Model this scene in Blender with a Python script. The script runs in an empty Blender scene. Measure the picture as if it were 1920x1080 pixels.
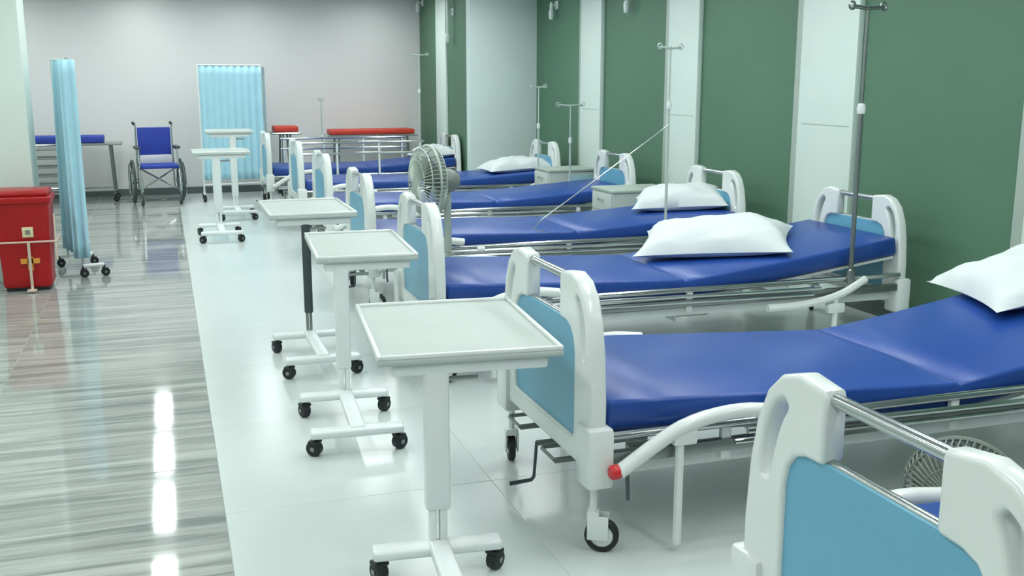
import bpy, bmesh, math, random
from mathutils import Vector, Matrix
random.seed(7)
PI = math.pi
S = bpy.context.scene
C = S.collection

# ------------------------------------------------------------------ camera
F_PX, VPX, VPY, CAM_H = 1930.0, 303.0, 150.0, 1.65
pitch = math.atan((540 - VPY) / F_PX)
up = Vector((0, math.cos(pitch), -math.sin(pitch)))          # world Z seen from the camera (right, up, forward)
ydir = Vector((VPX - 960, 540 - VPY, F_PX)).normalized()
ydir = (ydir - up * ydir.dot(up)).normalized()
xdir = up.cross(ydir)
if xdir.x < 0: xdir = -xdir
right = Vector((xdir.x, ydir.x, up.x)); upv = Vector((xdir.y, ydir.y, up.y)); fwd = Vector((xdir.z, ydir.z, up.z))
cam_d = bpy.data.cameras.new('camera')
cam = bpy.data.objects.new('camera', cam_d); C.objects.link(cam)
cam.matrix_world = Matrix.Translation((0, 0, CAM_H)) @ Matrix((right, upv, -fwd)).transposed().to_4x4()
cam_d.sensor_width = 36.0; cam_d.lens = F_PX / 1920 * 36.0; cam_d.clip_start = 0.05; cam_d.clip_end = 100
S.camera = cam

# ------------------------------------------------------------------ world, exposure
w = bpy.data.worlds.new('world'); S.world = w; w.use_nodes = True
w.node_tree.nodes['Background'].inputs[0].default_value = (0.9, 1.0, 0.98, 1)
w.node_tree.nodes['Background'].inputs[1].default_value = 0.25
S.view_settings.view_transform = 'Standard'
S.view_settings.look = 'None'
S.view_settings.gamma = 1.0
S.view_settings.use_curve_mapping = False
S.view_settings.exposure = 0.07
S.cycles.max_bounces = 5; S.cycles.diffuse_bounces = 3; S.cycles.glossy_bounces = 3; S.cycles.use_adaptive_sampling = True; S.cycles.adaptive_threshold = 0.04
LAMP_STRENGTH = 32.0
LAMP_COLOR = (0.95, 1.0, 0.98)

# ------------------------------------------------------------------ materials
M = {}
def srgb(r, g, b):
    f = lambda c: (c / 255 / 12.92) if c / 255 <= 0.04045 else ((c / 255 + 0.055) / 1.055) ** 2.4
    return (f(r), f(g), f(b), 1)
def mat(name, col, rough=0.5, metal=0.0, noise=0.0, nscale=6.0, bump=0.0, bscale=40.0, coat=0.0, sub=0.0, emit=None, spec=None):
    m = bpy.data.materials.new(name); m.use_nodes = True
    nt = m.node_tree; b = nt.nodes['Principled BSDF']
    b.inputs['Base Color'].default_value = col
    b.inputs['Roughness'].default_value = rough
    b.inputs['Metallic'].default_value = metal
    if spec is not None: b.inputs['Specular IOR Level'].default_value = spec
    if coat:
        b.inputs['Coat Weight'].default_value = coat; b.inputs['Coat Roughness'].default_value = 0.08
    if emit:
        b.inputs['Emission Color'].default_value = (*emit[0], 1); b.inputs['Emission Strength'].default_value = emit[1]
    if noise or bump:
        tc = nt.nodes.new('ShaderNodeTexCoord')
    if noise:
        n = nt.nodes.new('ShaderNodeTexNoise'); n.inputs['Scale'].default_value = nscale; n.inputs['Detail'].default_value = 4
        nt.links.new(tc.outputs['Object'], n.inputs['Vector'])
        r = nt.nodes.new('ShaderNodeValToRGB')
        r.color_ramp.elements[0].position = 0.3; r.color_ramp.elements[1].position = 0.7
        r.color_ramp.elements[0].color = tuple(c * (1 - noise) for c in col[:3]) + (1,)
        r.color_ramp.elements[1].color = tuple(min(1, c * (1 + noise)) for c in col[:3]) + (1,)
        nt.links.new(n.outputs['Fac'], r.inputs[0]); nt.links.new(r.outputs[0], b.inputs['Base Color'])
    if bump:
        n2 = nt.nodes.new('ShaderNodeTexNoise'); n2.inputs['Scale'].default_value = bscale; n2.inputs['Detail'].default_value = 3
        nt.links.new(tc.outputs['Object'], n2.inputs['Vector'])
        bp = nt.nodes.new('ShaderNodeBump'); bp.inputs['Strength'].default_value = bump; bp.inputs['Distance'].default_value = 0.02
        nt.links.new(n2.outputs['Fac'], bp.inputs['Height']); nt.links.new(bp.outputs[0], b.inputs['Normal'])
    M[name] = m
    return m
mat('white_plastic', srgb(226, 233, 230), 0.28, noise=0.02, coat=0.3)
mat('white_paint', srgb(228, 235, 234), 0.35, noise=0.03)
mat('cream_laminate', srgb(186, 197, 192), 0.55, noise=0.02, spec=0.25)
mat('chrome', srgb(190, 195, 195), 0.16, 1.0)
mat('dull_steel', srgb(140, 148, 146), 0.35, 0.9)
mat('pole_pale', srgb(196, 210, 204), 0.3, 0.3)
mat('dark_steel', srgb(78, 88, 90), 0.4, 0.6)
mat('black_rubber', srgb(22, 30, 32), 0.5)
mat('grey_rubber', srgb(70, 84, 82), 0.6)
mat('vinyl_blue', srgb(27, 70, 150), 0.36, noise=0.05, nscale=3, bump=0.06, bscale=5)
mat('panel_blue', srgb(104, 168, 196), 0.35, noise=0.02)
mat('panel_pale', srgb(160, 196, 206), 0.35, noise=0.02)
mat('pillow_cotton', srgb(214, 222, 222), 0.85, noise=0.015, bump=0.25, bscale=9)
mat('wall_green', srgb(84, 121, 98), 0.55, noise=0.05, nscale=1.2)
mat('wall_pale_green', srgb(220, 236, 232), 0.5, noise=0.03, nscale=1.0)
mat('wall_white', srgb(224, 224, 224), 0.6, noise=0.02, nscale=0.8)
mat('wall_mint', srgb(222, 236, 229), 0.6, noise=0.02, nscale=0.8)
mat('pilaster_white', srgb(216, 232, 224), 0.45, noise=0.02, nscale=1.5)
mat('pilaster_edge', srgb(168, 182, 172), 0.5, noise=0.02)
mat('ceiling_white', srgb(224, 224, 220), 0.7)
mat('base_dark', srgb(90, 102, 100), 0.4)
mat('red_plastic', srgb(168, 8, 14), 0.35, noise=0.06, nscale=5)
mat('red_vinyl', srgb(205, 62, 44), 0.45, noise=0.05)
mat('red_knob', srgb(205, 40, 45), 0.35)
mat('label_cream', srgb(222, 214, 168), 0.5)
mat('cross_yellow', srgb(222, 150, 60), 0.5)
mat('wire_pale', srgb(214, 196, 178), 0.4)
mat('curtain_blue', srgb(176, 222, 238), 0.8, noise=0.03)
mat('cloth_blue', srgb(36, 60, 160), 0.6, noise=0.04)
mat('fan_grey', srgb(176, 188, 178), 0.35, 0.3)
mat('fan_dark', srgb(120, 130, 122), 0.4)
mat('sign_blue', srgb(70, 110, 170), 0.4)
mat('grout_light', srgb(206, 215, 211), 0.4)
mat('clear_plastic', srgb(214, 226, 220), 0.2)
mat('lamp_glow', (0.9, 0.95, 0.93, 1), 0.4, emit=(LAMP_COLOR, LAMP_STRENGTH))

def floor_mat(name, dark, light, rough, veins):
    m = bpy.data.materials.new(name); m.use_nodes = True
    nt = m.node_tree; b = nt.nodes['Principled BSDF']
    g = nt.nodes.new('ShaderNodeNewGeometry'); oi = nt.nodes.new('ShaderNodeObjectInfo')
    mul = nt.nodes.new('ShaderNodeVectorMath'); mul.operation = 'MULTIPLY'
    mul.inputs[1].default_value = (0.55, 9.0, 1.0) if veins else (0.6, 0.6, 1)
    add = nt.nodes.new('ShaderNodeVectorMath'); add.operation = 'ADD'
    sc = nt.nodes.new('ShaderNodeMath'); sc.operation = 'MULTIPLY'; sc.inputs[1].default_value = 37.0
    nt.links.new(oi.outputs['Random'], sc.inputs[0])
    nt.links.new(g.outputs['Position'], mul.inputs[0]); nt.links.new(mul.outputs[0], add.inputs[0]); nt.links.new(sc.outputs[0], add.inputs[1])
    n = nt.nodes.new('ShaderNodeTexNoise'); n.inputs['Scale'].default_value = 1.5; n.inputs['Detail'].default_value = 6; n.inputs['Roughness'].default_value = 0.62
    n.inputs['Distortion'].default_value = 0.5 if veins else 0.2
    nt.links.new(add.outputs[0], n.inputs['Vector'])
    r = nt.nodes.new('ShaderNodeValToRGB'); e = r.color_ramp.elements
    e[0].position = 0.36; e[0].color = dark; e[1].position = 0.66; e[1].color = light
    nt.links.new(n.outputs['Fac'], r.inputs[0]); nt.links.new(r.outputs[0], b.inputs['Base Color'])
    b.inputs['Roughness'].default_value = rough
    if veins:
        bp = nt.nodes.new('ShaderNodeBump'); bp.inputs['Strength'].default_value = 0.08; bp.inputs['Distance'].default_value = 0.001
        nt.links.new(n.outputs['Fac'], bp.inputs['Height']); nt.links.new(bp.outputs[0], b.inputs['Normal'])
    M[name] = m
floor_mat('tile_striped', srgb(126, 134, 131), srgb(186, 191, 185), 0.06, True)
floor_mat('tile_white', srgb(206, 217, 214), srgb(214, 223, 221), 0.22, False)

# ------------------------------------------------------------------ mesh helpers
def link(name, me, m, parent=None, loc=(0, 0, 0), rot=(0, 0, 0)):
    o = bpy.data.objects.new(name, me); C.objects.link(o)
    if m and not me.materials: me.materials.append(M[m])
    o.location = loc; o.rotation_euler = rot
    if parent: o.parent = parent
    return o
def finish(bm, name, angle=40):
    bmesh.ops.recalc_face_normals(bm, faces=bm.faces[:])
    me = bpy.data.meshes.new(name); bm.to_mesh(me); bm.free()
    for p in me.polygons: p.use_smooth = True
    me.set_sharp_from_angle(angle=math.radians(angle))
    return me
def box(bm, x0, x1, y0, y1, z0, z1, r=0.0, seg=2):
    t = bmesh.new()
    bmesh.ops.create_cube(t, size=1)
    for v in t.verts:
        v.co = Vector(((x0 + x1) / 2 + v.co.x * (x1 - x0), (y0 + y1) / 2 + v.co.y * (y1 - y0), (z0 + z1) / 2 + v.co.z * (z1 - z0)))
    if r: bmesh.ops.bevel(t, geom=t.edges[:], offset=r, segments=seg, profile=0.5, affect='EDGES')
    merge(bm, t)
def merge(bm, t, mtx=None):
    if mtx is not None: bmesh.ops.transform(t, matrix=mtx, verts=t.verts[:])
    mp = {v: bm.verts.new(v.co) for v in t.verts}
    for f in t.faces:
        try: bm.faces.new([mp[v] for v in f.verts])
        except ValueError: pass
    t.free()
def tube(bm, pts, r, n=8, closed=False, cap=True):
    pts = [Vector(p) for p in pts]; N = len(pts); rings = []
    rs = r if isinstance(r, (list, tuple)) else [r] * N
    prev = None
    for i, p in enumerate(pts):
        if closed: d = (pts[(i + 1) % N] - pts[i - 1]).normalized()
        elif i == 0: d = (pts[1] - pts[0]).normalized()
        elif i == N - 1: d = (pts[-1] - pts[-2]).normalized()
        else: d = ((pts[i + 1] - p).normalized() + (p - pts[i - 1]).normalized()).normalized()
        if prev is None:
            a = Vector((0, 0, 1)) if abs(d.z) < 0.9 else Vector((1, 0, 0))
            u = d.cross(a).normalized()
        else: u = (prev - d * prev.dot(d)).normalized()
        prev = u; v = d.cross(u)
        rings.append([bm.verts.new(p + (u * math.cos(2 * PI * k / n) + v * math.sin(2 * PI * k / n)) * rs[i]) for k in range(n)])
    for i in range(N if closed else N - 1):
        A, B = rings[i], rings[(i + 1) % N]
        for k in range(n): bm.faces.new((A[k], A[(k + 1) % n], B[(k + 1) % n], B[k]))
    if cap and not closed:
        bm.faces.new(rings[0][::-1]); bm.faces.new(rings[-1])
def lathe(bm, prof, n=20, mtx=None):
    t = bmesh.new(); rings = []
    for (r, z) in prof:
        if r < 1e-5: rings.append([t.verts.new((0, 0, z))])
        else: rings.append([t.verts.new((r * math.cos(2 * PI * k / n), r * math.sin(2 * PI * k / n), z)) for k in range(n)])
    for A, B in zip(rings, rings[1:]):
        for k in range(n):
            k2 = (k + 1) % n
            if len(A) == 1 and len(B) == 1: continue
            if len(A) == 1: t.faces.new((A[0], B[k], B[k2]))
            elif len(B) == 1: t.faces.new((A[k], A[k2], B[0]))
            else: t.faces.new((A[k], A[k2], B[k2], B[k]))
    merge(bm, t, mtx)
def mk(name, m, parent, fn, loc=(0, 0, 0), rot=(0, 0, 0), angle=40):
    bm = bmesh.new(); fn(bm)
    return link(name, finish(bm, name, angle), m, parent, loc, rot)
def smooth_path(pts, it=2):
    pts = [Vector(p) for p in pts]
    for _ in range(it):
        q = [pts[0]]
        for a, b in zip(pts, pts[1:]): q += [a * 0.75 + b * 0.25, a * 0.25 + b * 0.75]
        q.append(pts[-1]); pts = q
    return pts
def round_poly(pts, r, seg=5):
    out = []; N = len(pts)
    for i in range(N):
        p = Vector(pts[i]); a = Vector(pts[i - 1]); b = Vector(pts[(i + 1) % N])
        rr = r[i] if isinstance(r, (list, tuple)) else r
        if rr <= 0: out.append(p); continue
        da = (a - p); db = (b - p); l = min(rr, da.length * 0.48, db.length * 0.48)
        s = p + da.normalized() * l; e = p + db.normalized() * l
        for k in range(seg + 1):
            t = k / seg; out.append(s * (1 - t) ** 2 + p * 2 * t * (1 - t) + e * t * t)
    return out
def plate(name, polys, depth, bevel):
    """2D outlines (first outer, then holes) -> solid bevelled plate, local XY, centred on Z"""
    cu = bpy.data.curves.new(name, 'CURVE'); cu.dimensions = '2D'; cu.fill_mode = 'BOTH'
    cu.extrude = depth / 2 - bevel; cu.bevel_depth = bevel; cu.bevel_resolution = 2; cu.offset = -bevel
    for P in polys:
        s = cu.splines.new('POLY'); s.points.add(len(P) - 1); s.use_cyclic_u = True
        for i, p in enumerate(P): s.points[i].co = (p[0], p[1], 0, 1)
    o = bpy.data.objects.new(name, cu)
    me = bpy.data.meshes.new_from_object(o)
    bpy.data.objects.remove(o); bpy.data.curves.remove(cu)
    me.name = name
    for p in me.polygons: p.use_smooth = True
    me.set_sharp_from_angle(angle=math.radians(50))
    return me
def yz(me):           # plate drawn in (y,z) -> stands in the YZ plane, thickness along X
    for v in me.vertices: v.co = (v.co.z, v.co.x, v.co.y)
    return me
def empty(name, loc=(0, 0, 0), rz=0.0):
    o = bpy.data.objects.new(name, None); C.objects.link(o); o.location = loc; o.rotation_euler = (0, 0, rz)
    o.empty_display_size = 0.1
    return o
def tag(o, label, cat, group=None):
    o['label'] = label; o['category'] = cat
    if group: o['group'] = group
    return o
def copy_tree(o, parent=None):
    c = o.copy(); C.objects.link(c); c.parent = parent
    for ch in list(o.children): copy_tree(ch, c)
    return c
def struct(o): o['kind'] = 'structure'; return o

# ------------------------------------------------------------------ room shell
XW, XS, YS, YB, XL, YF, ZC = 4.75, 3.82, 13.2, 15.95, -3.0, -3.5, 2.92
EDGE = 0.13
fl = struct(mk('floor', 'grout_light', None, lambda b: box(b, XL - 0.2, XW + 0.2, YF - 0.2, YB + 0.2, -0.12, -0.0035)))
def tiles(x0, dx, nx, y0, dy, ny, m, xmax=None, gap=0.0015):
    cache = {}
    for j in range(ny):
        for i in range(nx):
            a = x0 + i * dx; b = a + dx
            if xmax is not None: b = min(b, xmax)
            ya = y0 + j * dy; yb = min(ya + dy, YB)
            key = (round(b - a, 3), round(yb - ya, 3))
            if key not in cache:
                bm = bmesh.new(); w2, d2 = (b - a) / 2 - gap, (yb - ya) / 2 - gap
                box(bm, -w2, w2, -d2, d2, -0.008, 0, 0.0012, 1)
                me = finish(bm, 'tile'); me.materials.append(M[m]); cache[key] = me
            o = bpy.data.objects.new('tile', cache[key]); C.objects.link(o); o.parent = fl
            o.location = ((a + b) / 2, (ya + yb) / 2, random.uniform(0, 0.0003))
tiles(EDGE - 3 * 1.06, 1.06, 3, 0.12, 0.54, 30, 'tile_striped')
tiles(EDGE, 1.08, 5, -0.42, 1.08, 16, 'tile_white', xmax=XW, gap=0.0005)
struct(mk('ceiling', 'ceiling_white', None, lambda b: box(b, XL - 0.2, XW + 0.2, YF - 0.2, YB + 0.2, ZC, ZC + 0.15)))
struct(mk('wall_back', 'wall_white', None, lambda b: box(b, XL - 0.2, XW + 0.2, YB, YB + 0.2, 0, ZC)))
struct(mk('wall_front', 'wall_white', None, lambda b: box(b, XL - 0.2, XW + 0.2, YF - 0.2, YF, 0, ZC)))
struct(mk('wall_left', 'wall_mint', None, lambda b: box(b, XL - 0.2, XL, YF, YB, 0, ZC)))
struct(mk('wall_partition', 'wall_mint', None, lambda b: box(b, XL, -1.06, 9.32, 9.75, 0, ZC, 0.01)))
struct(mk('wall_right', 'wall_green', None, lambda b: box(b, XW, XW + 0.2, YF, YS, 0, ZC)))
def stepw(b):
    box(b, XS, XW + 0.2, YS, YS + 0.16, 0, ZC, 0.008)
struct(mk('wall_step', 'wall_pale_green', None, stepw))
struct(mk('wall_recess', 'wall_green', None, lambda b: box(b, XS, XW + 0.2, YS + 0.16, YB, 0, ZC)))
struct(mk('baseboard_back', 'base_dark', None, lambda b: box(b, XL, XS, YB - 0.015, YB, 0, 0.1)))
struct(mk('baseboard_right', 'base_dark', None, lambda b: box(b, XW - 0.015, XW, YF, YS, 0, 0.1)))
n = 0
for (ya, yb) in ((4.05, 4.80), (6.34, 7.13), (8.68, 9.38), (10.94, 11.63), (-0.4, 0.3), (1.8, 2.5)):
    n += 1
    t = struct(mk('trim_%d' % n, 'pilaster_white', None, lambda b: box(b, XW - 0.05, XW, ya, yb - 0.1, 0, ZC, 0.006)))
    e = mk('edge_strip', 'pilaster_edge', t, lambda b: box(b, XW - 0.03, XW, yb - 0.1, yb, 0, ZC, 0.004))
    mk('seam', 'pilaster_edge', t, lambda b: box(b, XW - 0.0512, XW - 0.05, ya + 0.04, yb - 0.16, 1.315, 1.322))
n += 1
struct(mk('trim_%d' % n, 'pilaster_white', None, lambda b: box(b, XS - 0.03, XS, 14.3, 14.85, 0, ZC, 0.005)))

# ------------------------------------------------------------------ ceiling lights (aisle and bed rows reflect in the floor; left and back panels added as fill)
def ceiling_light():
    t = empty('ceiling_light')
    def fr(b):
        for s in (-1, 1):
            box(b, s * 0.12 - 0.02, s * 0.12 + 0.02, -0.62, 0.62, -0.03, 0)
            box(b, -0.10, 0.10, s * 0.61 - 0.015, s * 0.61 + 0.015, -0.03, 0)
        for k in (-0.2, 0.2): box(b, -0.10, 0.10, k - 0.06, k + 0.06, -0.03, 0)
    mk('frame', 'white_paint', t, fr)
    for k in (-0.4, 0, 0.4):
        mk('diffuser', 'lamp_glow', t, lambda b: b.faces.new([b.verts.new(c) for c in ((-0.10, k - 0.14, -0.012), (-0.10, k + 0.14, -0.012), (0.10, k + 0.14, -0.012), (0.10, k - 0.14, -0.012))]))
    return t
cl0 = ceiling_light(); first = True
rows = [(-0.26, [-0.4 + 1.93 * k for k in range(7)] + [12.9, 14.75], 'long louvred ceiling light above the striped grey aisle', 'ceiling lights above the aisle'),  # the farthest panel is an extra, added to brighten the back wall
        (2.05, [1.2 + 1.93 * k for k in range(7)], 'long louvred ceiling light above the row of beds', 'ceiling lights above the beds'),
        (3.55, [0.2 + 1.93 * k for k in range(7)], 'long louvred ceiling light above the bed heads', 'ceiling lights above the bed heads'),
        (-2.10, [0.6 + 2.4 * k for k in range(4)] + [10.6, 12.4, 14.6], 'added louvred fill light on the far left of the ceiling', 'added fill lights along the left wall'),  # invented row, fills light onto left-facing sides and the far left end
        (1.2, [14.6], 'added louvred light above the distant overbed tables, washing the back wall', 'added wall-wash lights at the back of the ward'),  # extra panel put in to brighten the back wall
        (3.0, [14.6], 'added louvred wall-wash light beside the pale green wall step', 'added wall-wash lights by the wall step')]  # another added panel, lifts the back wall near the corner
for lx, ys, lab, gp in rows:
    for y in ys:
        o = cl0 if first else copy_tree(cl0); first = False
        o.location = (lx, y, ZC); tag(o, lab, 'ceiling light', gp)

# ------------------------------------------------------------------ hospital beds
def board_meshes():
    half = [(0.47, 0.30), (0.492, 0.33), (0.492, 0.56), (0.478, 0.72), (0.455, 0.83), (0.415, 0.915), (0.36, 0.965), (0.29, 0.985), (0.19, 0.972), (0.182, 0.955), (0.182, 0.812), (0.19, 0.80),
            (0.25, 0.797), (0.29, 0.783), (0.318, 0.75), (0.33, 0.70), (0.33, 0.41), (0.32, 0.39), (0.30, 0.385)]
    polys = [half + [(-u, z) for u, z in reversed(half)]]
    c = smooth_path([(0.335, 0.905, 0), (0.375, 0.865, 0), (0.403, 0.78, 0), (0.412, 0.69, 0)], 2)
    for s in (1, -1):
        L, R = [], []
        for i, p in enumerate(c):
            d = (c[min(i + 1, len(c) - 1)] - c[max(i - 1, 0)]).normalized(); nn = Vector((-d.y, d.x, 0))
            wd = 0.026 * math.sin(PI * (0.12 + 0.76 * i / (len(c) - 1)))
            L.append((s * (p + nn * wd).x, (p + nn * wd).y)); R.append((s * (p - nn * wd).x, (p - nn * wd).y))
        polys.append(L + R[::-1])
    frame = yz(plate('board_frame', polys, 0.062, 0.012)); frame.materials.append(M['white_plastic'])
    pan = round_poly([(0.338, 0.375), (0.338, 0.803), (-0.338, 0.803), (-0.338, 0.375)], [0.03, 0.1, 0.1, 0.03], 6)
    panel = yz(plate('panel', [pan], 0.036, 0.003))
    panel.materials.append(M['panel_blue'])
    return frame, panel
BOARD, PANEL = board_meshes()
bm = bmesh.new()
tube(bm, [(0, -0.2, 0.95), (0, 0.2, 0.95)], 0.017, 12); BAR = finish(bm, 'top_rail'); BAR.materials.append(M['chrome'])
bm = bmesh.new()
tube(bm, [(0, -0.2, 0.802), (0, 0.2, 0.802)], 0.012, 10); TRIM = finish(bm, 'panel_trim'); TRIM.materials.append(M['chrome'])
bm = bmesh.new()
box(bm, -0.05, 0.05, -0.065, 0.065, 0.25, 0.47, 0.016); BUMP = finish(bm, 'bumper'); BUMP.materials.append(M['white_plastic'])
bm = bmesh.new()
tube(bm, [(0, 0, 0.27), (0, 0, 0.15)], 0.014, 8)
box(bm, -0.022, 0.022, -0.028, 0.028, 0.125, 0.155, 0.006); box(bm, -0.02, 0.055, -0.03, -0.022, 0.05, 0.14, 0.003); box(bm, -0.02, 0.055, 0.022, 0.03, 0.05, 0.14, 0.003)
FORK = finish(bm, 'caster'); FORK.materials.append(M['white_paint'])
bm = bmesh.new()
mx = Matrix.Translation((0.03, 0, 0.062)) @ Matrix.Rotation(PI / 2, 4, 'X')
lathe(bm, [(0.042, -0.016), (0.056, -0.016), (0.062, -0.01), (0.062, 0.01), (0.056, 0.016), (0.042, 0.016), (0.042, -0.016)], 20, mx)
TYRE = finish(bm, 'tyre'); TYRE.materials.append(M['black_rubber'])
bm = bmesh.new()
lathe(bm, [(0, -0.019), (0.012, -0.02), (0.044, -0.012), (0.044, 0.012), (0.012, 0.02), (0, 0.019)], 20, mx)
HUB = finish(bm, 'wheel_hub'); HUB.materials.append(M['white_plastic'])
def caster(parent, x, y, rz, me=None):
    c = link('caster', FORK, None, parent, (x, y, 0), (0, 0, rz))
    link('tyre', TYRE, None, c); link('wheel_hub', HUB, None, c)
def end_board(parent, name, x, dz=0.0):
    b = link(name, BOARD, None, parent, (x, 0, dz))
    p = link('panel', PANEL, None, b)
    link('top_rail', BAR, None, b); link('panel_trim', TRIM, None, b)
    for s in (-1, 1): link('bumper', BUMP, None, b, (0.0, s * 0.46, 0))
def mattress_me(prof, wd=0.95, th=0.11):
    """prof: (x, ztop) list; loft of rounded rectangles along x"""
    bm = bmesh.new(); rings = []
    pts = []
    for i, (x, z) in enumerate(prof):
        pts.append((x, z, 0))
    N = len(pts)
    for i, (x, z, _) in enumerate(pts):
        a = pts[max(i - 1, 0)]; b = pts[min(i + 1, N - 1)]
        d = Vector((b[0] - a[0], 0, b[1] - a[1])).normalized(); nrm = Vector((-d.z, 0, d.x))
        ins = 0.012 if i in (0, N - 1) else 0.0
        h = wd / 2 - ins; t0, t1 = -ins, -th + ins
        r = 0.014; sec = [(-h + r, t0), (0, t0 + 0.004 - ins * 0.2), (h - r, t0), (h - 0.004, t0 - 0.004), (h, t0 - r), (h, t1 + r), (h - r, t1), (-h + r, t1), (-h, t1 + r), (-h, t0 - r), (-h + 0.004, t0 - 0.004)]
        rings.append([bm.verts.new(Vector((x, 0, z)) + Vector((0, u, 0)) + nrm * v) for u, v in sec])
    K = len(rings[0])
    for A, B in zip(rings, rings[1:]):
        for k in range(K): bm.faces.new((A[k], A[(k + 1) % K], B[(k + 1) % K], B[k]))
    bm.faces.new(rings[0][::-1]); bm.faces.new(rings[-1])
    return finish(bm, 'mattress', 55)
def profile(L, z_foot, z_mid, xf, z_head, notch=0.012):
    p = [(0.045, z_foot - 0.0), (0.06, z_foot), (0.35, z_foot - 0.012)]
    n = 8
    for i in range(1, n): 
        t = i / n; x = 0.35 + (xf - 0.05 - 0.35) * t; p.append((x, (z_foot - 0.012) + (z_mid - z_foot + 0.012) * t))
    p += [(xf - 0.05, z_mid), (xf - 0.012, z_mid), (xf, z_mid - notch), (xf + 0.012, z_mid)]
    for i in range(1, 9):
        t = i / 8; p.append((xf + 0.012 + (L - 0.075 - xf) * t, z_mid + (z_head - z_mid) * (t ** 1.15)))
    x, z = p[-1]; p.append((x + 0.015, z))
    return p
RED = {}
def make_bed(L, knob='white_plastic', prof=None):
    t = empty('hospital_bed')
    end_board(t, 'footboard', 0.0); end_board(t, 'headboard', L, -0.06)
    for x, s, rz in ((0.0, -1, -0.5), (0.0, 1, 1.35), (L, -1, 0.3), (L, 1, 0.9)): caster(t, x, s * 0.46, rz)
    # mattress platform follows the mattress
    def plat(b):
        pts = [(x, z - 0.118) for x, z in prof]
        pts = [pts[0]] + [q for q in pts[2:-1:3]] + [pts[-1]]
        for (xa, za), (xb, zb) in zip(pts, pts[1:]):
            vs = [b.verts.new((x, y, z + dz)) for dz in (0, -0.018) for x, z in ((xa, za), (xb, zb)) for y in (-0.45, 0.45)]
            for f in ((0, 1, 3, 2), (4, 6, 7, 5), (0, 4, 5, 1), (2, 3, 7, 6), (0, 2, 6, 4), (1, 5, 7, 3)): b.faces.new([vs[i] for i in f])
    mk('platform', 'white_paint', t, plat)
    for s in (-1, 1):
        mk('side_rail', 'chrome', t, lambda b: tube(b, [(0.03, s * 0.498, 0.436), (L - 0.03, s * 0.498, 0.436)], 0.017, 10))
        mk('frame_beam', 'dull_steel', t, lambda b: box(b, 0.02, L - 0.02, s * 0.497 - 0.018, s * 0.497 + 0.018, 0.335, 0.38, 0.006))
        mk('lower_beam', 'white_paint', t, lambda b: box(b, 0.0, L, s * 0.43 - 0.02, s * 0.43 + 0.02, 0.27, 0.318, 0.006))
        for xx in (0.5, L * 0.5, L - 0.6):
            mk('rail_bracket', 'white_paint', t, lambda b: box(b, xx - 0.02, xx + 0.02, s * 0.49 - 0.012, s * 0.49 + 0.012, 0.30, 0.43, 0.004))
        # folded guard rail: curved white arms at both ends, a chrome bar between them
        y = s * 0.56
        g = mk('guard_rail', 'chrome', t, lambda b: (tube(b, [(0.55, y, 0.42), (L - 0.65, y, 0.40)], 0.011, 8), tube(b, [(0.5, y, 0.385), (L - 0.7, y, 0.365)], 0.009, 8)))
        def arm_f(b):
            p = smooth_path([(0.05, y, 0.325), (0.16, y, 0.395), (0.30, y, 0.475), (0.50, y, 0.505), (0.66, y, 0.485)], 2)
            tube(b, p, 0.027, 10)
        mk('curved_arm', 'white_plastic', g, arm_f)
        def arm_h(b):
            p = smooth_path([(L - 1.02, y, 0.30), (L - 0.8, y, 0.30), (L - 0.52, y, 0.34), (L - 0.33, y, 0.44)], 2)
            tube(b, p, 0.024, 8)
        mk('curved_arm', 'white_plastic', g, arm_h)
        mk('rail_post', 'white_plastic', g, lambda b: (tube(b, [(0.28, y, 0.46), (0.28, y, 0.03)], 0.016, 8), box(b, 0.25, 0.34, y - 0.02, y + 0.02, 0.40, 0.46, 0.008)))
        mk('rail_post', 'white_plastic', g, lambda b: (tube(b, [(L - 0.54, y, 0.36), (L - 0.54, y, 0.05)], 0.018, 8), box(b, L - 0.60, L - 0.48, y - 0.02, y + 0.02, 0.24, 0.30, 0.008)))
        mk('end_knob', knob, g, lambda b: lathe(b, [(0, -0.02), (0.02, -0.02), (0.026, -0.012), (0.026, 0.012), (0.02, 0.02), (0, 0.02)], 12, Matrix.Translation((0.035, y, 0.328)) @ Matrix.Rotation(PI / 2, 4, 'Y')))
        mk('end_cap', 'white_plastic', g, lambda b: lathe(b, [(0, -0.03), (0.018, -0.028), (0.022, 0), (0.018, 0.028), (0, 0.03)], 10, Matrix.Translation((0.79, y, 0.425)) @ Matrix.Rotation(PI / 2, 4, 'Y')))
        mk('release_lever', 'dark_steel', g, lambda b: tube(b, [(0.08, y, 0.33), (0.085, y, 0.22)], 0.007, 6))
    for xx in (0.06, 0.8, L * 0.52, L - 0.75, L - 0.06):
        mk('cross_bar', 'white_paint', t, lambda b: box(b, xx - 0.02, xx + 0.02, -0.43, 0.43, 0.275, 0.31, 0.005))
    # cranks: three shafts with folding handles at the foot end
    for yy in (-0.2, 0.0, 0.2):
        c = mk('crank', 'dull_steel', t, lambda b: (tube(b, [(L * 0.45, yy, 0.25), (-0.05, yy, 0.25)], 0.012, 8), box(b, 0.25, 0.42, yy - 0.03, yy + 0.03, 0.22, 0.28, 0.006)))
        if yy == 0.0: pth = [(-0.05, yy, 0.255), (-0.05, yy + 0.03, 0.10), (-0.06, yy + 0.035, 0.085), (-0.15, yy + 0.035, 0.08)]
        else: pth = [(-0.05, yy, 0.25), (-0.05, yy + 0.14, 0.25), (-0.04, yy + 0.15, 0.25), (0.06, yy + 0.15, 0.25)]
        mk('crank_handle', 'dark_steel' if yy == 0.0 else 'dull_steel', c, lambda b: tube(b, pth, [0.007, 0.007, 0.008, 0.009], 8))
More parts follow.
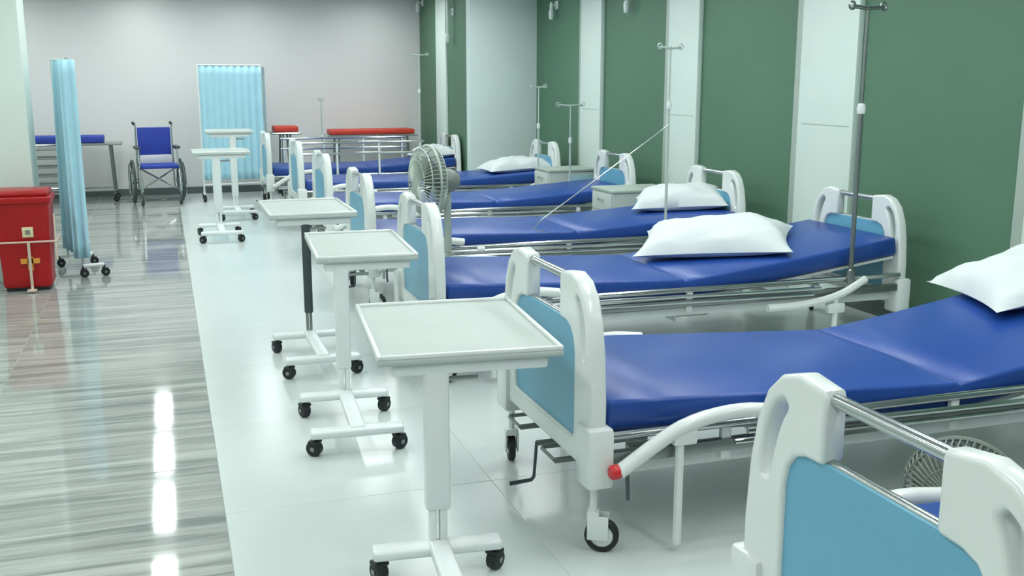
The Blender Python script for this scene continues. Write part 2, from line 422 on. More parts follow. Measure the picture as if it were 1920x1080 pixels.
    # backrest bracket under the head section
    for s in (-1, 1):
        mk('lift_bracket', 'white_paint', t, lambda b: (tube(b, [(L * 0.43, s * 0.3, 0.33), (L * 0.50, s * 0.3, 0.20)], 0.012, 6), tube(b, [(L * 0.50, s * 0.3, 0.20), (L * 0.51, s * 0.3, 0.34)], 0.012, 6)))
    mk('actuator_box', 'white_plastic', t, lambda b: box(b, L * 0.52, L * 0.62, -0.12, 0.12, 0.17, 0.27, 0.03, 3))
    return t

L0 = 3.03
BX = 1.37
beds = [  # y centre, x foot, length, (z_foot, z_mid, fold, z_head), label, mattress label
    (1.67, 1.38, L0, (0.54, 0.50, 1.55, 0.60), 'nearest hospital bed, cut off by the bottom right corner of the picture', 'blue mattress glimpsed behind the light blue footboard panel of the nearest bed'),
    (3.62, 1.36, L0, (0.555, 0.48, 1.56, 0.70), 'white hospital bed with red-tipped side arm, beside the large near overbed table', 'large blue mattress across the right side, with pale fold line'),
    (5.82, 1.37, L0, (0.552, 0.495, 1.50, 0.67), 'hospital bed under the tallest drip pole, third from the camera', 'blue mattress with raised head end under the big white pillow'),
    (7.76, 1.37, L0, (0.55, 0.51, 1.6, 0.60), 'hospital bed just behind the grey fan, fourth from the camera', 'blue mattress just behind the grey fan, small white pillow at its head'),
    (9.88, 1.39, L0, (0.55, 0.51, 1.6, 0.60), 'hospital bed with bare pillowless head end, fifth from the camera', 'blue mattress with no pillow, fifth from the camera'),
    (12.0, 1.40, L0, (0.55, 0.51, 1.6, 0.58), 'hospital bed nearest the pale wall step, sixth from the camera', 'blue mattress with pillow in front of the pale green wall step'),
    (13.95, 1.24, 2.50, (0.55, 0.53, 1.3, 0.62), 'farthest and shortest hospital bed, foot beside the standing blue screen', 'short blue mattress of the farthest bed in the row'),
]
proto = {}
for (yc, xf, L, pr, lab, mlab) in beds:
    prof = profile(L, *pr)
    t = make_bed(L, 'red_knob' if 'red-tipped' in lab else 'white_plastic', prof)
    t.location = (xf, yc, 0); tag(t, lab, 'bed', 'hospital beds standing in a row')
    m = link('mattress', mattress_me(prof), 'vinyl_blue', None, (xf, yc, 0))
    tag(m, mlab, 'mattress', 'blue mattresses on the beds')
# raised guard rails on the farthest bed
for s in (-1, 1):
    g = mk('raised_rail', 'chrome', t, lambda b: [tube(b, [(0.25, s * 0.56, z), (2.0, s * 0.56, z)], 0.016, 8) for z in (0.72, 0.86)])
    for xx in (0.3, 0.85, 1.4, 1.95): mk('rail_upright', 'white_paint', g, lambda b: tube(b, [(xx, s * 0.56, 0.36), (xx, s * 0.56, 0.87)], 0.014, 8))
# ------------------------------------------------------------------ pillows
def pillow_me(a, b, h, seed, n=22):
    rnd = random.Random(seed); ph = [rnd.uniform(0, 6.28) for _ in range(6)]
    bm = bmesh.new(); top, bot = [], []
    for i in range(n + 1):
        rt, rb = [], []
        for j in range(n + 1):
            u = -1 + 2 * i / n; v = -1 + 2 * j / n
            pin = 1 - 0.09 * (1 - u * u) * v * v ; pin2 = 1 - 0.09 * (1 - v * v) * u * u
            x, y = a * u * pin2, b * v * pin
            hh = h * (max(0, 1 - abs(u) ** 2.6) ** 0.55) * (max(0, 1 - abs(v) ** 2.6) ** 0.55)
            wob = 0.012 * math.sin(5 * u + ph[0]) * math.sin(4 * v + ph[1]) + 0.006 * math.sin(11 * u + 6 * v + ph[2]) + 0.006 * math.sin(-7 * u + 12 * v + ph[3])
            k = min(1, hh / h * 1.6)
            rt.append(bm.verts.new((x, y, hh * 0.72 + wob * k)))
            edge = i in (0, n) or j in (0, n)
            rb.append(rt[-1] if edge else bm.verts.new((x, y, -hh * 0.30)))
        top.append(rt); bot.append(rb)
    for i in range(n):
        for j in range(n):
            bm.faces.new((top[i][j], top[i + 1][j], top[i + 1][j + 1], top[i][j + 1]))
            f = (bot[i][j], bot[i][j + 1], bot[i + 1][j + 1], bot[i + 1][j])
            if len(set(f)) == 4:
                try: bm.faces.new(f)
                except ValueError: pass
    return finish(bm, 'pillow', 60)
def pillow(x, y, z, a, b, h, rot, seed, lab):
    o = link('pillow', pillow_me(a, b, h, seed), 'pillow_cotton', None, (x, y, z), rot)
    tag(o, lab, 'pillow', 'white pillows on the beds')
pillow(4.02, 3.86, 0.70, 0.42, 0.37, 0.19, (0.0, -0.2, -0.28), 1, 'white pillow cut off by the right edge of the picture')
pillow(3.41, 5.97, 0.607, 0.50, 0.38, 0.21, (0.08, -0.07, -0.58), 2, 'largest white pillow in full view, lying on the mattress with raised head')
pillow(4.14, 7.86, 0.635, 0.40, 0.32, 0.20, (0.05, -0.06, -0.5), 3, 'white pillow partly hidden behind the largest pillow')
pillow(4.04, 12.0, 0.602, 0.42, 0.28, 0.17, (0.0, -0.05, 0.05), 4, 'white pillow in front of the pale green wall step')
pillow(3.46, 13.85, 0.65, 0.30, 0.28, 0.17, (0.0, -0.06, 0.0), 5, 'distant white pillow on the farthest bed, right of the fan')

# ------------------------------------------------------------------ overbed tables
bm = bmesh.new()
mx2 = Matrix.Translation((0.008, 0, 0.036)) @ Matrix.Rotation(PI / 2, 4, 'X')
lathe(bm, [(0, -0.02), (0.03, -0.02), (0.036, -0.014), (0.036, 0.014), (0.03, 0.02), (0, 0.02)], 16, mx2)
SWHEEL = finish(bm, 'wheel'); SWHEEL.materials.append(M['black_rubber'])
bm = bmesh.new()
tube(bm, [(0, 0, 0.1), (0, 0, 0.06)], 0.009, 8); box(bm, -0.02, 0.03, -0.026, 0.026, 0.058, 0.074, 0.006)
SFORK = finish(bm, 'caster'); SFORK.materials.append(M['black_rubber'])
bm = bmesh.new()
lathe(bm, [(0, -0.0245), (0.011, -0.0245), (0.011, 0.0245), (0, 0.0245)], 10, mx2)
SHUB = finish(bm, 'hub_cap'); SHUB.materials.append(M['dull_steel'])
def small_caster(parent, x, y, z, rz):
    c = link('caster', SFORK, None, parent, (x, y, z), (0, 0, rz)); link('wheel', SWHEEL, None, c); link('hub_cap', SHUB, None, c)
def overbed_table(x, y, ztop, w, d, lab, col='white_paint', top='cream_laminate', rz=0.0, tx=0.0, cw=0.045, base_d=0.57):
    t = empty('overbed_table', (x, y, 0), rz); tag(t, lab, 'table', 'overbed tables along the bed feet')
    tp = mk('table_top', top, t, lambda b: box(b, tx - w / 2, tx + w / 2, -0.02, d - 0.02, ztop - 0.026, ztop, 0.01, 3))
    def rim(b):
        z0, z1 = ztop - 0.004, ztop + 0.012
        box(b, tx - w / 2, tx - w / 2 + 0.016, -0.02, d - 0.02, z0, z1, 0.006); box(b, tx + w / 2 - 0.016, tx + w / 2, -0.02, d - 0.02, z0, z1, 0.006)
        box(b, tx - w / 2 + 0.014, tx + w / 2 - 0.014, -0.02, -0.004, z0, z1, 0.006); box(b, tx - w / 2 + 0.014, tx + w / 2 - 0.014, d - 0.036, d - 0.02, z0, z1, 0.006)
    mk('rim', 'white_plastic', tp, rim)
    mk('support_arm', 'white_paint', t, lambda b: (box(b, tx - w * 0.42, tx + w * 0.42, 0.0, 0.07, ztop - 0.066, ztop - 0.026, 0.008), box(b, -0.03, 0.03, 0.04, d * 0.8, ztop - 0.056, ztop - 0.027, 0.006)))
    mk('column', col, t, lambda b: box(b, -cw, cw, 0.0, cw * 1.3, 0.235, ztop - 0.05, 0.012, 3))
    mk('inner_column', 'dull_steel' if col != 'white_paint' else 'white_paint', t, lambda b: (box(b, -cw * 0.72, -cw * 0.1, 0.006, cw * 1.15, 0.11, 0.26, 0.006), box(b, cw * 0.1, cw * 0.72, 0.006, cw * 1.15, 0.11, 0.26, 0.006)))
    mk('height_lever', 'dull_steel', t, lambda b: tube(b, [(cw, 0.03, ztop - 0.09), (cw + 0.1, 0.03, ztop - 0.09)], 0.008, 8))
    def base(b):
        box(b, -0.225, 0.215, -0.03, 0.05, 0.085, 0.12, 0.012, 3)
        box(b, -0.215, 0.205, -base_d - 0.03, -base_d + 0.05, 0.085, 0.12, 0.012, 3)
        box(b, -0.035, 0.035, -base_d, 0.03, 0.088, 0.128, 0.01, 3)
    mk('base', 'white_paint', t, base)
    for (cx, cy, r) in ((-0.2, 0.01, 2.0), (0.19, 0.01, 0.8), (-0.19, -base_d + 0.01, 2.6), (0.18, -base_d + 0.01, 0.5)): small_caster(t, cx, cy, 0, r)
    return t
overbed_table(0.79, 3.14, 0.775, 0.62, 0.82, 'largest white overbed table, nearest the camera, with thick pale column', tx=0.115, cw=0.042, base_d=0.55, rz=-0.09)
overbed_table(0.775, 4.96, 0.80, 0.50, 0.86, 'white overbed table with white column and four black casters in view', tx=0.13, cw=0.036, base_d=0.56, rz=-0.06)
overbed_table(0.775, 6.28, 0.85, 0.53, 0.80, 'white overbed table on a dark grey column', col='dark_steel', tx=0.05, cw=0.026, base_d=0.6)
overbed_table(0.50, 11.55, 0.885, 0.60, 0.55, 'distant white overbed table standing in front of another before the blue screen', tx=0.06, cw=0.045, base_d=0.62)
overbed_table(0.78, 13.15, 1.03, 0.56, 0.5, 'tallest overbed table, farthest back, right before the blue screen', tx=-0.03, cw=0.04, base_d=0.5)

# ------------------------------------------------------------------ fans
def fan(x, y, zc, R, az, lab, cm='fan_grey', tilt=0.0):
    t = empty('pedestal_fan', (x, y, 0)); tag(t, lab, 'fan', 'fans between the beds')
    h = Matrix.Translation((0, 0, zc)) @ Matrix.Rotation(az, 4, 'Z') @ Matrix.Rotation(tilt, 4, 'Y') @ Matrix.Rotation(PI / 2, 4, 'Y')   # local z -> forward
    def P(r, a, z): return h @ Vector((r * math.cos(a), r * math.sin(a), z))
    def cage(b):
        for z, rr, rad in ((0.0, R, 0.009), (0.055, R * 0.92, 0.004), (0.085, R * 0.6, 0.003), (0.09, R * 0.32, 0.003), (-0.05, R * 0.9, 0.004), (-0.08, R * 0.5, 0.004)):
            tube(b, [P(rr, 2 * PI * k / 32, z) for k in range(32)], rad, 6, closed=True)
        for k in range(54):
            a = 2 * PI * k / 54
            tube(b, [P(0.05, a, 0.092), P(R * 0.6, a, 0.085), P(R * 0.92, a, 0.055), P(R, a, 0)], 0.0032, 4)
            tube(b, [P(R, a, 0), P(R * 0.9, a, -0.05), P(R * 0.5, a, -0.08), P(0.06, a, -0.085)], 0.0032, 4)
        lathe(b, [(0, 0.098), (0.05, 0.096), (0.055, 0.088), (0, 0.086)], 20, h)
    mk('cage', cm, t, cage)
    for k in range(3):
        def bl(b):
            n = 7; rows = []
            for i in range(n):
                r = 0.04 + (R * 0.86 - 0.04) * i / (n - 1); wd = 0.25 + 0.55 * math.sin(PI * (0.1 + 0.75 * i / (n - 1)))
                rows.append([b.verts.new(P(r, 2 * PI * k / 3 + wd * (s - 0.5) * 1.4, 0.03 * (s - 0.5) * 2)) for s in (0, 0.33, 0.66, 1)])
            for A, B in zip(rows, rows[1:]):
                for j in range(3): b.faces.new((A[j], A[j + 1], B[j + 1], B[j]))
        o = mk('blade', 'fan_dark', t, bl, angle=70)
        sm = o.modifiers.new('thick', 'SOLIDIFY'); sm.thickness = 0.004
    mk('motor', 'fan_dark', t, lambda b: lathe(b, [(0, -0.22), (0.05, -0.215), (0.075, -0.18), (0.085, -0.12), (0.07, -0.07), (0.03, -0.06), (0.03, 0.02), (0, 0.03)], 20, h))
    back = h @ Vector((0, 0, -0.14))
    mk('pole', 'fan_grey', t, lambda b: (tube(b, [(back.x, back.y, zc - 0.06), (back.x, back.y, 0.03)], 0.016, 10), tube(b, [(back.x, back.y, zc - 0.05), (back.x, back.y, zc * 0.5)], 0.026, 10)))
    mk('fan_base', 'fan_dark', t, lambda b: lathe(b, [(0, 0), (0.2, 0), (0.2, 0.015), (0.16, 0.03), (0.04, 0.05), (0.03, 0.07), (0, 0.07)], 28, Matrix.Translation((back.x, back.y, 0))))
    return t
fan(1.67, 6.80, 0.975, 0.245, math.radians(188), 'grey pedestal fan with round wire cage between two beds')
fan(2.52, 2.66, 0.255, 0.20, math.radians(215), 'small low fan on the floor beside the nearest bed, at the right edge', cm='fan_dark')

# ------------------------------------------------------------------ drip poles
def iv_pole(x, y, z0, z1, lab, arm=0.13, ang=0.2, collar=None, r=0.009, m='pole_pale'):
    t = empty('iv_pole', (x, y, z0)); tag(t, lab, 'drip pole', 'thin steel drip poles')
    H = z1 - z0; zc = (collar - z0) if collar else H * 0.6
    mk('lower_tube', m, t, lambda b: tube(b, [(0, 0, 0), (0, 0, zc)], r * 1.15, 8))
    mk('upper_tube', m, t, lambda b: tube(b, [(0, 0, zc), (0, 0, H)], r * 0.8, 8))
    mk('collar', 'white_plastic', t, lambda b: lathe(b, [(0, -0.035), (r * 1.8, -0.03), (r * 2.1, 0), (r * 1.6, 0.03), (0, 0.035)], 12, Matrix.Translation((0, 0, zc))))
    c, s = math.cos(ang), math.sin(ang)
    cb = mk('cross_arm', m, t, lambda b: tube(b, [(-arm * c, -arm * s, H - 0.005), (0, 0, H - 0.015), (arm * c, arm * s, H - 0.005)], r * 0.9, 8))
    for q in (-1, 1):
        mk('hook', m, cb, lambda b: tube(b, [(q * (arm + 0.022 * math.cos(2 * PI * k / 14)) * c, q * (arm + 0.022 * math.cos(2 * PI * k / 14)) * s, H + 0.0 + 0.022 * math.sin(2 * PI * k / 14)) for k in range(14)], r * 0.5, 6, closed=True))
    mk('socket', 'dull_steel', t, lambda b: lathe(b, [(0, -0.03), (r * 2, -0.03), (r * 2, 0.05), (r * 1.2, 0.06), (0, 0.06)], 12))
iv_pole(3.99, 5.305, 0.44, 2.08, 'tallest drip pole, clamped to the bed with the largest pillow', arm=0.12, ang=0.1, collar=1.48, r=0.013, m='dull_steel')
iv_pole(3.685, 7.235, 0.44, 1.90, 'drip pole at the left edge of the second white pilaster from the right', arm=0.11, ang=0.3, collar=1.46, r=0.01)
iv_pole(4.13, 10.40, 0.44, 1.395, 'drip pole before the third white pilaster, its cross arm widest of the distant ones', arm=0.14, ang=0.0, r=0.01)
iv_pole(4.15, 11.46, 0.44, 1.58, 'drip pole at the right corner of the pale green wall step', arm=0.09, ang=0.2, r=0.01)
iv_pole(3.60, 15.1, 0.0, 2.02, 'drip pole standing in the far corner before dark green wall', arm=0.13, ang=0.1, collar=1.49, r=0.012)
iv_pole(2.17, 15.25, 0.0, 1.38, 'short drip pole standing before the back wall above the red stretchers', arm=0.03, ang=0.3, r=0.012)
def lean(b):
    tube(b, [(3.68, 7.222, 1.31), (2.62, 7.18, 0.62)], 0.005, 8)
    tube(b, [(2.62, 7.18, 0.62), (2.56, 7.18, 0.56), (2.66, 7.18, 0.53)], 0.005, 8)
o = mk('leaning_rod', 'chrome', None, lean); tag(o, 'thin pale rod leaning diagonally above the fourth bed', 'rod')

# ------------------------------------------------------------------ bedside cabinets
def cabinet(x0, x1, y0, y1, zt, lab):
    t = empty('bedside_cabinet', ((x0 + x1) / 2, (y0 + y1) / 2, 0)); tag(t, lab, 'cabinet', 'bedside cabinets between the beds')
    a, d = (x1 - x0) / 2, (y1 - y0) / 2
    mk('body', 'cream_laminate', t, lambda b: box(b, -a, a, -d, d, 0.06, zt - 0.025, 0.008))
    mk('worktop', 'pilaster_edge', t, lambda b: box(b, -a - 0.012, a + 0.012, -d - 0.012, d + 0.012, zt - 0.025, zt, 0.006))
    for z0, z1, nm in ((zt - 0.2, zt - 0.04, 'drawer'), (0.1, zt - 0.22, 'door')):
        f = mk(nm, 'cream_laminate', t, lambda b: box(b, -a - 0.012, -a, -d + 0.02, d - 0.02, z0, z1, 0.004))
        mk('handle', 'dull_steel', f, lambda b: tube(b, [(-a - 0.012, -0.06, z1 - 0.06), (-a - 0.035, -0.05, z1 - 0.06), (-a - 0.035, 0.05, z1 - 0.06), (-a - 0.012, 0.06, z1 - 0.06)], 0.006, 6))
    mk('side_panel', 'panel_pale', t, lambda b: box(b, -a + 0.22, a - 0.04, -d - 0.008, -d, 0.1, zt - 0.06, 0.004))
    for sx in (-1, 1):
        for sy in (-1, 1): mk('foot', 'grey_rubber', t, lambda b: lathe(b, [(0, 0), (0.02, 0), (0.024, 0.03), (0.02, 0.062), (0, 0.062)], 10, Matrix.Translation((sx * (a - 0.05), sy * (d - 0.05), 0))))
cabinet(3.80, 4.42, 8.50, 8.98, 0.67, 'bedside cabinet right behind the fourth bed, left of the white pillow')
cabinet(3.98, 4.55, 10.62, 11.10, 0.68, 'bedside cabinet right behind the fifth bed, below the small distant headboard')

# ------------------------------------------------------------------ red pedal bin
bn = empty('pedal_bin', (-1.11, 9.0, 0)); tag(bn, 'red pedal bin with lid and yellow cross beside the aisle', 'bin')
def bin_body(b):
    t = bmesh.new(); rings = []
    for z, a, d in ((0.03, 0.17, 0.15), (0.06, 0.18, 0.16), (0.10, 0.178, 0.158), (0.68, 0.205, 0.185), (0.70, 0.21, 0.19)):
        P = round_poly([(a, d, 0), (-a, d, 0), (-a, -d, 0), (a, -d, 0)], 0.03, 3); rings.append([t.verts.new((p.x, p.y, z)) for p in P])
    for A, B in zip(rings, rings[1:]):
        for k in range(len(A)): t.faces.new((A[k], A[(k + 1) % len(A)], B[(k + 1) % len(A)], B[k]))
    t.faces.new(rings[0][::-1]); t.faces.new(rings[-1]); merge(b, t)
mk('body', 'red_plastic', bn, bin_body)
mk('lid', 'red_plastic', bn, lambda b: (box(b, -0.22, 0.22, -0.205, 0.2, 0.70, 0.755, 0.012, 3), box(b, -0.2, 0.2, -0.185, 0.19, 0.75, 0.80, 0.02, 3)))
mk('foot_ring', 'black_rubber', bn, lambda b: box(b, -0.16, 0.16, -0.14, 0.14, 0.0, 0.035, 0.01))
lb = mk('label', 'label_cream', bn, lambda b: box(b, -0.005, 0.075, -0.184, -0.172, 0.435, 0.515, 0.002))
mk('label_symbol', 'fan_dark', lb, lambda b: box(b, 0.017, 0.053, -0.1865, -0.183, 0.457, 0.493))
mk('cross', 'cross_yellow', bn, lambda b: (box(b, -0.035, 0.105, -0.182, -0.164, 0.225, 0.265), box(b, 0.015, 0.055, -0.182, -0.164, 0.17, 0.28)))
def wire(b):
    tube(b, [(-0.3, -0.2, 0.40), (0.235, -0.2, 0.40), (0.235, 0.12, 0.40)], 0.008, 6)
    tube(b, [(0.235, -0.19, 0.62), (0.235, -0.19, 0.25)], 0.007, 6)
    tube(b, [(0.035, -0.2, 0.40), (0.035, -0.195, 0.04), (0.035, -0.23, 0.015)], 0.012, 6)
mk('pedal_frame', 'wire_pale', bn, wire)
mk('pedal', 'wire_pale', bn, lambda b: box(b, 0.0, 0.07, -0.26, -0.2, 0.008, 0.025, 0.004))

# ------------------------------------------------------------------ curtain screens
def curtain_me(p0, p1, z0, z1, folds, amp, slant=0.0, nz=14, flare=0.0):
    bm = bmesh.new(); p0 = Vector((*p0, 0)); p1 = Vector((*p1, 0)); d = (p1 - p0); ln = d.length; d.normalize(); nr = Vector((-d.y, d.x, 0))
    n = folds * 8; rows = []
    for j in range(nz + 1):
        z = z0 + (z1 - z0) * j / nz; row = []
        for i in range(n + 1):
            t = i / n
            a = amp * (0.35 + 0.65 * (1 - j / nz) ** 0.7) * (1 + flare * (1 - j / nz))
            off = a * math.sin(2 * PI * folds * t + 0.6 * math.sin(3 * t + j * 0.05)) + slant * (1 - j / nz) 
            row.append(bm.verts.new(p0 + d * (ln * t) + nr * off + Vector((0, 0, z))))
        rows.append(row)
    for A, B in zip(rows, rows[1:]):
        for k in range(n): bm.faces.new((A[k], A[k + 1], B[k + 1], B[k]))
    me = finish(bm, 'curtain', 180); return me
def screen_panel(t, p0, p1, zt, folds, amp, z0=0.28, slant=0.0, flare=0.0):
    def fr(b):
        tube(b, [(*p0, 0.1), (*p0, zt)], 0.013, 8); tube(b, [(*p1, 0.1), (*p1, zt)], 0.013, 8)
        tube(b, [(*p0, zt - 0.01), (*p1, zt - 0.01)], 0.011, 8); tube(b, [(*p0, 0.22), (*p1, 0.22)], 0.011, 8)
    f = mk('screen_frame', 'white_paint', t, fr)
    o = link('curtain', curtain_me(p0, p1, z0, zt - 0.02, folds, amp, slant, flare=flare), 'curtain_blue', t)
    sm = o.modifiers.new('thick', 'SOLIDIFY'); sm.thickness = 0.004
    return f
def screen_foot(t, x, y, ang, ln=0.24):
    c, s = math.cos(ang), math.sin(ang)
    mk('foot_bar', 'white_paint', t, lambda b: tube(b, [(x - ln * c, y - ln * s, 0.1), (x + ln * c, y + ln * s, 0.1)], 0.015, 8))
    for q in (-1, 1): small_caster(t, x + q * ln * c, y + q * ln * s, 0.0, ang)
s2 = empty('folding_screen', (0.93, 14.95, 0)); tag(s2, 'open light blue curtain screen facing the camera against the back wall', 'screen', 'light blue curtain screens')
screen_panel(s2, (-0.46, 0), (0.40, 0.08), 1.86, 9, 0.018)
screen_panel(s2, (0.40, 0.08), (0.47, 0.55), 1.84, 5, 0.015)
for (x, y) in ((-0.46, 0), (0.40, 0.08)): screen_foot(s2, x, y, 1.57, 0.2)
s1 = empty('folding_screen', (-0.73, 9.35, 0)); tag(s1, 'light blue curtain screen seen edge-on beside the red bin', 'screen', 'light blue curtain screens')
screen_panel(s1, (0.0, 0.0), (-0.16, 0.50), 1.83, 4, 0.05, 0.2, flare=0.2)
screen_panel(s1, (0.0, 0.0), (-0.06, 0.66), 1.83, 4, 0.05, 0.16, flare=0.3)
o = link('curtain', curtain_me((-0.07, -0.03), (0.06, -0.03), 0.17, 1.815, 2, 0.018), 'curtain_blue', s1)
sm = o.modifiers.new('thick', 'SOLIDIFY'); sm.thickness = 0.004
screen_foot(s1, 0.08, 0.0, 0.2, 0.085); screen_foot(s1, -0.1, 0.62, 0.2, 0.14)

# ------------------------------------------------------------------ wheelchair
wc = empty('wheelchair', (-0.12, 14.75, 0), 0.12); tag(wc, 'blue wheelchair parked before the back wall, left of the blue screen', 'wheelchair')
mk('backrest', 'cloth_blue', wc, lambda b: box(b, -0.215, 0.215, 0.22, 0.25, 0.64, 1.02, 0.012, 3))
mk('seat', 'cloth_blue', wc, lambda b: box(b, -0.23, 0.25, -0.22, 0.22, 0.49, 0.54, 0.015, 3))
for s in (-1, 1):
    wh = mk('rear_wheel', 'grey_rubber', wc, lambda b: tube(b, [(s * 0.31, 0.17 + 0.28 * math.cos(2 * PI * k / 32), 0.30 + 0.28 * math.sin(2 * PI * k / 32)) for k in range(32)], 0.017, 8, closed=True))
    def spokes(b):
        for k in range(16):
            a = 2 * PI * k / 16; tube(b, [(s * 0.29, 0.17, 0.30), (s * 0.31, 0.17 + 0.27 * math.cos(a), 0.30 + 0.27 * math.sin(a))], 0.004, 5)
        lathe(b, [(0, -0.04), (0.03, -0.04), (0.03, 0.04), (0, 0.04)], 12, Matrix.Translation((s * 0.29, 0.17, 0.30)) @ Matrix.Rotation(PI / 2, 4, 'Y'))
    mk('spokes', 'dull_steel', wh, spokes)
    mk('hand_rim', 'chrome', wh, lambda b: tube(b, [(s * 0.345, 0.17 + 0.24 * math.cos(2 * PI * k / 28), 0.30 + 0.24 * math.sin(2 * PI * k / 28)) for k in range(28)], 0.009, 6, closed=True))
    def fr(b):
        tube(b, [(s * 0.235, 0.26, 0.2), (s * 0.235, 0.25, 1.05), (s * 0.24, 0.38, 1.07)], 0.012, 8)
        tube(b, [(s * 0.245, 0.25, 0.48), (s * 0.245, -0.26, 0.48), (s * 0.245, -0.34, 0.2)], 0.012, 8)
        tube(b, [(s * 0.245, -0.2, 0.48), (s * 0.245, -0.2, 0.16)], 0.012, 8)
        tube(b, [(s * 0.245, 0.25, 0.74), (s * 0.245, -0.12, 0.74), (s * 0.245, -0.16, 0.5)], 0.011, 8)
        tube(b, [(s * 0.245, 0.25, 0.2), (s * 0.245, -0.2, 0.2)], 0.011, 8)
    mk('side_frame', 'chrome', wc, fr)
    mk('handle_grip', 'black_rubber', wc, lambda b: tube(b, [(s * 0.24, 0.30, 1.06), (s * 0.245, 0.42, 1.075)], 0.02, 8))
    mk('armrest', 'dark_steel', wc, lambda b: box(b, s * 0.255 - 0.035, s * 0.255 + 0.035, -0.14, 0.18, 0.745, 0.78, 0.012))
    cs = mk('front_wheel', 'grey_rubber', wc, lambda b: lathe(b, [(0.04, -0.015), (0.075, -0.015), (0.085, 0), (0.075, 0.015), (0.04, 0.015), (0.04, -0.015)], 18, Matrix.Translation((s * 0.245, -0.22, 0.085)) @ Matrix.Rotation(PI / 2, 4, 'Y')))
    mk('wheel_disc', 'white_plastic', cs, lambda b: lathe(b, [(0, -0.018), (0.042, -0.01), (0.042, 0.01), (0, 0.018)], 14, Matrix.Translation((s * 0.245, -0.22, 0.085)) @ Matrix.Rotation(PI / 2, 4, 'Y')))
    mk('footrest', 'dark_steel', wc, lambda b: box(b, s * 0.13 - 0.09, s * 0.13 + 0.09, -0.46, -0.34, 0.1, 0.12, 0.005))
mk('cross_brace', 'chrome', wc, lambda b: (tube(b, [(-0.23, 0.0, 0.2), (0.23, 0.0, 0.48)], 0.011, 8), tube(b, [(0.23, 0.02, 0.2), (-0.23, 0.02, 0.48)], 0.011, 8)))
mk('lumbar_panel', 'wall_white', wc, lambda b: box(b, -0.2, 0.2, 0.2, 0.215, 0.55, 0.65, 0.006))

# ------------------------------------------------------------------ stretchers by the back wall
def stretcher(x0, x1, y, zt, m, lab, pad=0.06, wd=0.5, head=False):
    t = empty('stretcher', ((x0 + x1) / 2, y, 0)); tag(t, lab, 'stretcher', 'stretchers along the back wall')
    a = (x1 - x0) / 2; h = wd / 2
    mk('pad', m, t, lambda b: box(b, -a + 0.03, a - 0.03 - (0.2 if head else 0), -h + 0.03, h - 0.03, zt - pad, zt, 0.018, 3))
    def fr(b):
        for s in (-1, 1):
            tube(b, [(-a, s * h, zt - pad - 0.02), (a, s * h, zt - pad - 0.02)], 0.015, 8)
            tube(b, [(-a + 0.1, s * h * 0.9, 0.16), (a - 0.1, s * h * 0.9, 0.16)], 0.014, 8)
            tube(b, [(s * a, -h, zt - pad - 0.02), (s * a, h, zt - pad - 0.02)], 0.015, 8)
        box(b, -a + 0.02, a - 0.02, -h + 0.01, h - 0.01, zt - pad - 0.02, zt - pad - 0.002)
    mk('frame', 'chrome', t, fr)
    for sx in (-1, 1):
        for sy in (-1, 1):
            mk('leg', 'dull_steel', t, lambda b: tube(b, [(sx * (a - 0.15), sy * h * 0.9, zt - pad - 0.02), (sx * (a - 0.12), sy * h * 0.9, 0.1)], 0.016, 8))
            small_caster(t, sx * (a - 0.12), sy * h * 0.9, 0.0, 0.4)
    return t
stretcher(-1.95, -0.58, 15.45, 0.90, 'cloth_blue', 'dark blue padded stretcher behind the edge-on curtain screen', pad=0.09, head=True)
stretcher(1.45, 1.85, 15.35, 1.0, 'red_vinyl', 'short red pad on a trolley right of the standing blue screen', pad=0.08, wd=0.45)
stretcher(2.28, 3.60, 15.55, 0.93, 'red_vinyl', 'long orange-red stretcher along the back wall below the far corner', pad=0.07, wd=0.5)
rk = empty('shelf_rack', (-1.42, 14.75, 0)); tag(rk, 'grey slatted rack below the dark blue stretcher, left of the curtain', 'rack')
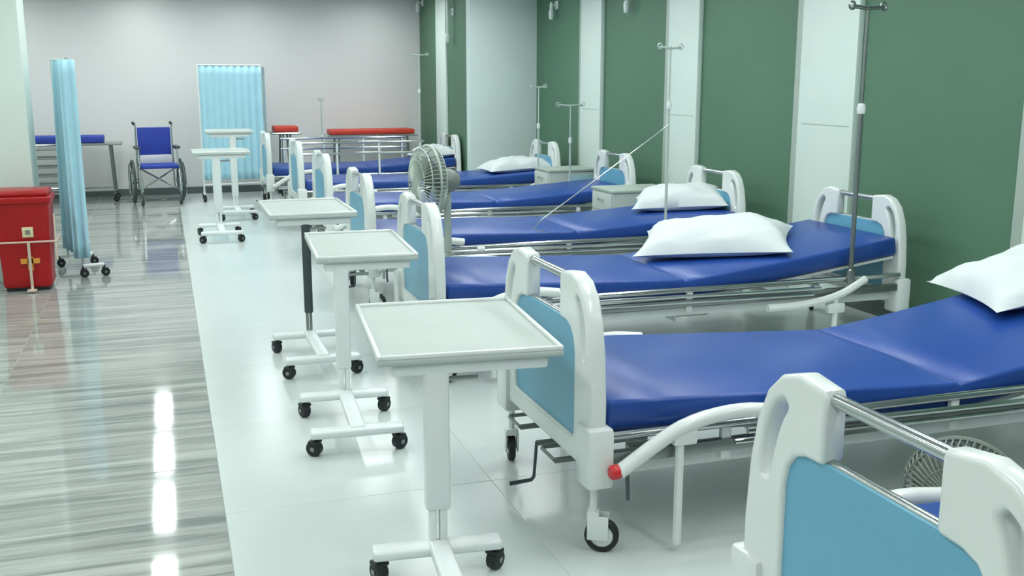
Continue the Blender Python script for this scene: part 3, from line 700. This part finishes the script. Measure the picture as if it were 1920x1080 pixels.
for k in range(6): mk('shelf', 'dull_steel', rk, lambda b: box(b, -0.3, 0.22, -0.15, 0.15, 0.18 + 0.115 * k, 0.205 + 0.115 * k, 0.004))
for sx in (-0.28, 0.2):
    for sy in (-0.13, 0.13): mk('upright', 'dark_steel', rk, lambda b: tube(b, [(sx, sy, 0), (sx, sy, 0.80)], 0.012, 8))

# ------------------------------------------------------------------ wall fittings
def fitting(x, y, z, hgt, lab):
    t = empty('wall_flowmeter', (x, y, z)); tag(t, lab, 'wall fitting', 'white fittings high on the green wall')
    mk('outlet_plate', 'white_plastic', t, lambda b: box(b, -0.02, 0.0, -0.05, 0.05, hgt * 0.6, hgt * 0.6 + 0.1, 0.008))
    mk('valve', 'white_plastic', t, lambda b: tube(b, [(-0.02, 0, hgt * 0.6 + 0.05), (-0.09, 0, hgt * 0.6 + 0.05)], 0.018, 8))
    mk('flow_tube', 'clear_plastic', t, lambda b: lathe(b, [(0, 0.09), (0.018, 0.09), (0.024, hgt * 0.6), (0.024, hgt), (0.012, hgt + 0.02), (0, hgt + 0.02)], 12, Matrix.Translation((-0.08, 0, 0))))
    mk('bottle', 'clear_plastic', t, lambda b: lathe(b, [(0, -0.03), (0.022, -0.03), (0.032, -0.01), (0.036, 0.05), (0.03, 0.085), (0.012, 0.1), (0, 0.1)], 14, Matrix.Translation((-0.08, 0, 0))))
fitting(XW, 10.2, 2.37, 0.2, 'white fitting high on the green wall between two near pilasters')
fitting(XW, 12.44, 2.42, 0.16, 'white fitting high on the green wall right of the pale wall step')
fitting(XS, 13.97, 2.18, 0.55, 'tall white fitting on the green strip left of the pale wall step')
fitting(XS, 15.7, 2.68, 0.1, 'small white fitting high in the far green corner')
sg = mk('wall_sign', 'sign_blue', None, lambda b: lathe(b, [(0, -0.012), (0.135, -0.012), (0.14, -0.006), (0.14, 0), (0, 0)], 28, Matrix.Translation((XW, 7.98, 2.455)) @ Matrix.Rotation(PI / 2, 4, 'Y')))
tag(sg, 'round blue sign on the green wall, cut by the top edge of the picture', 'sign')
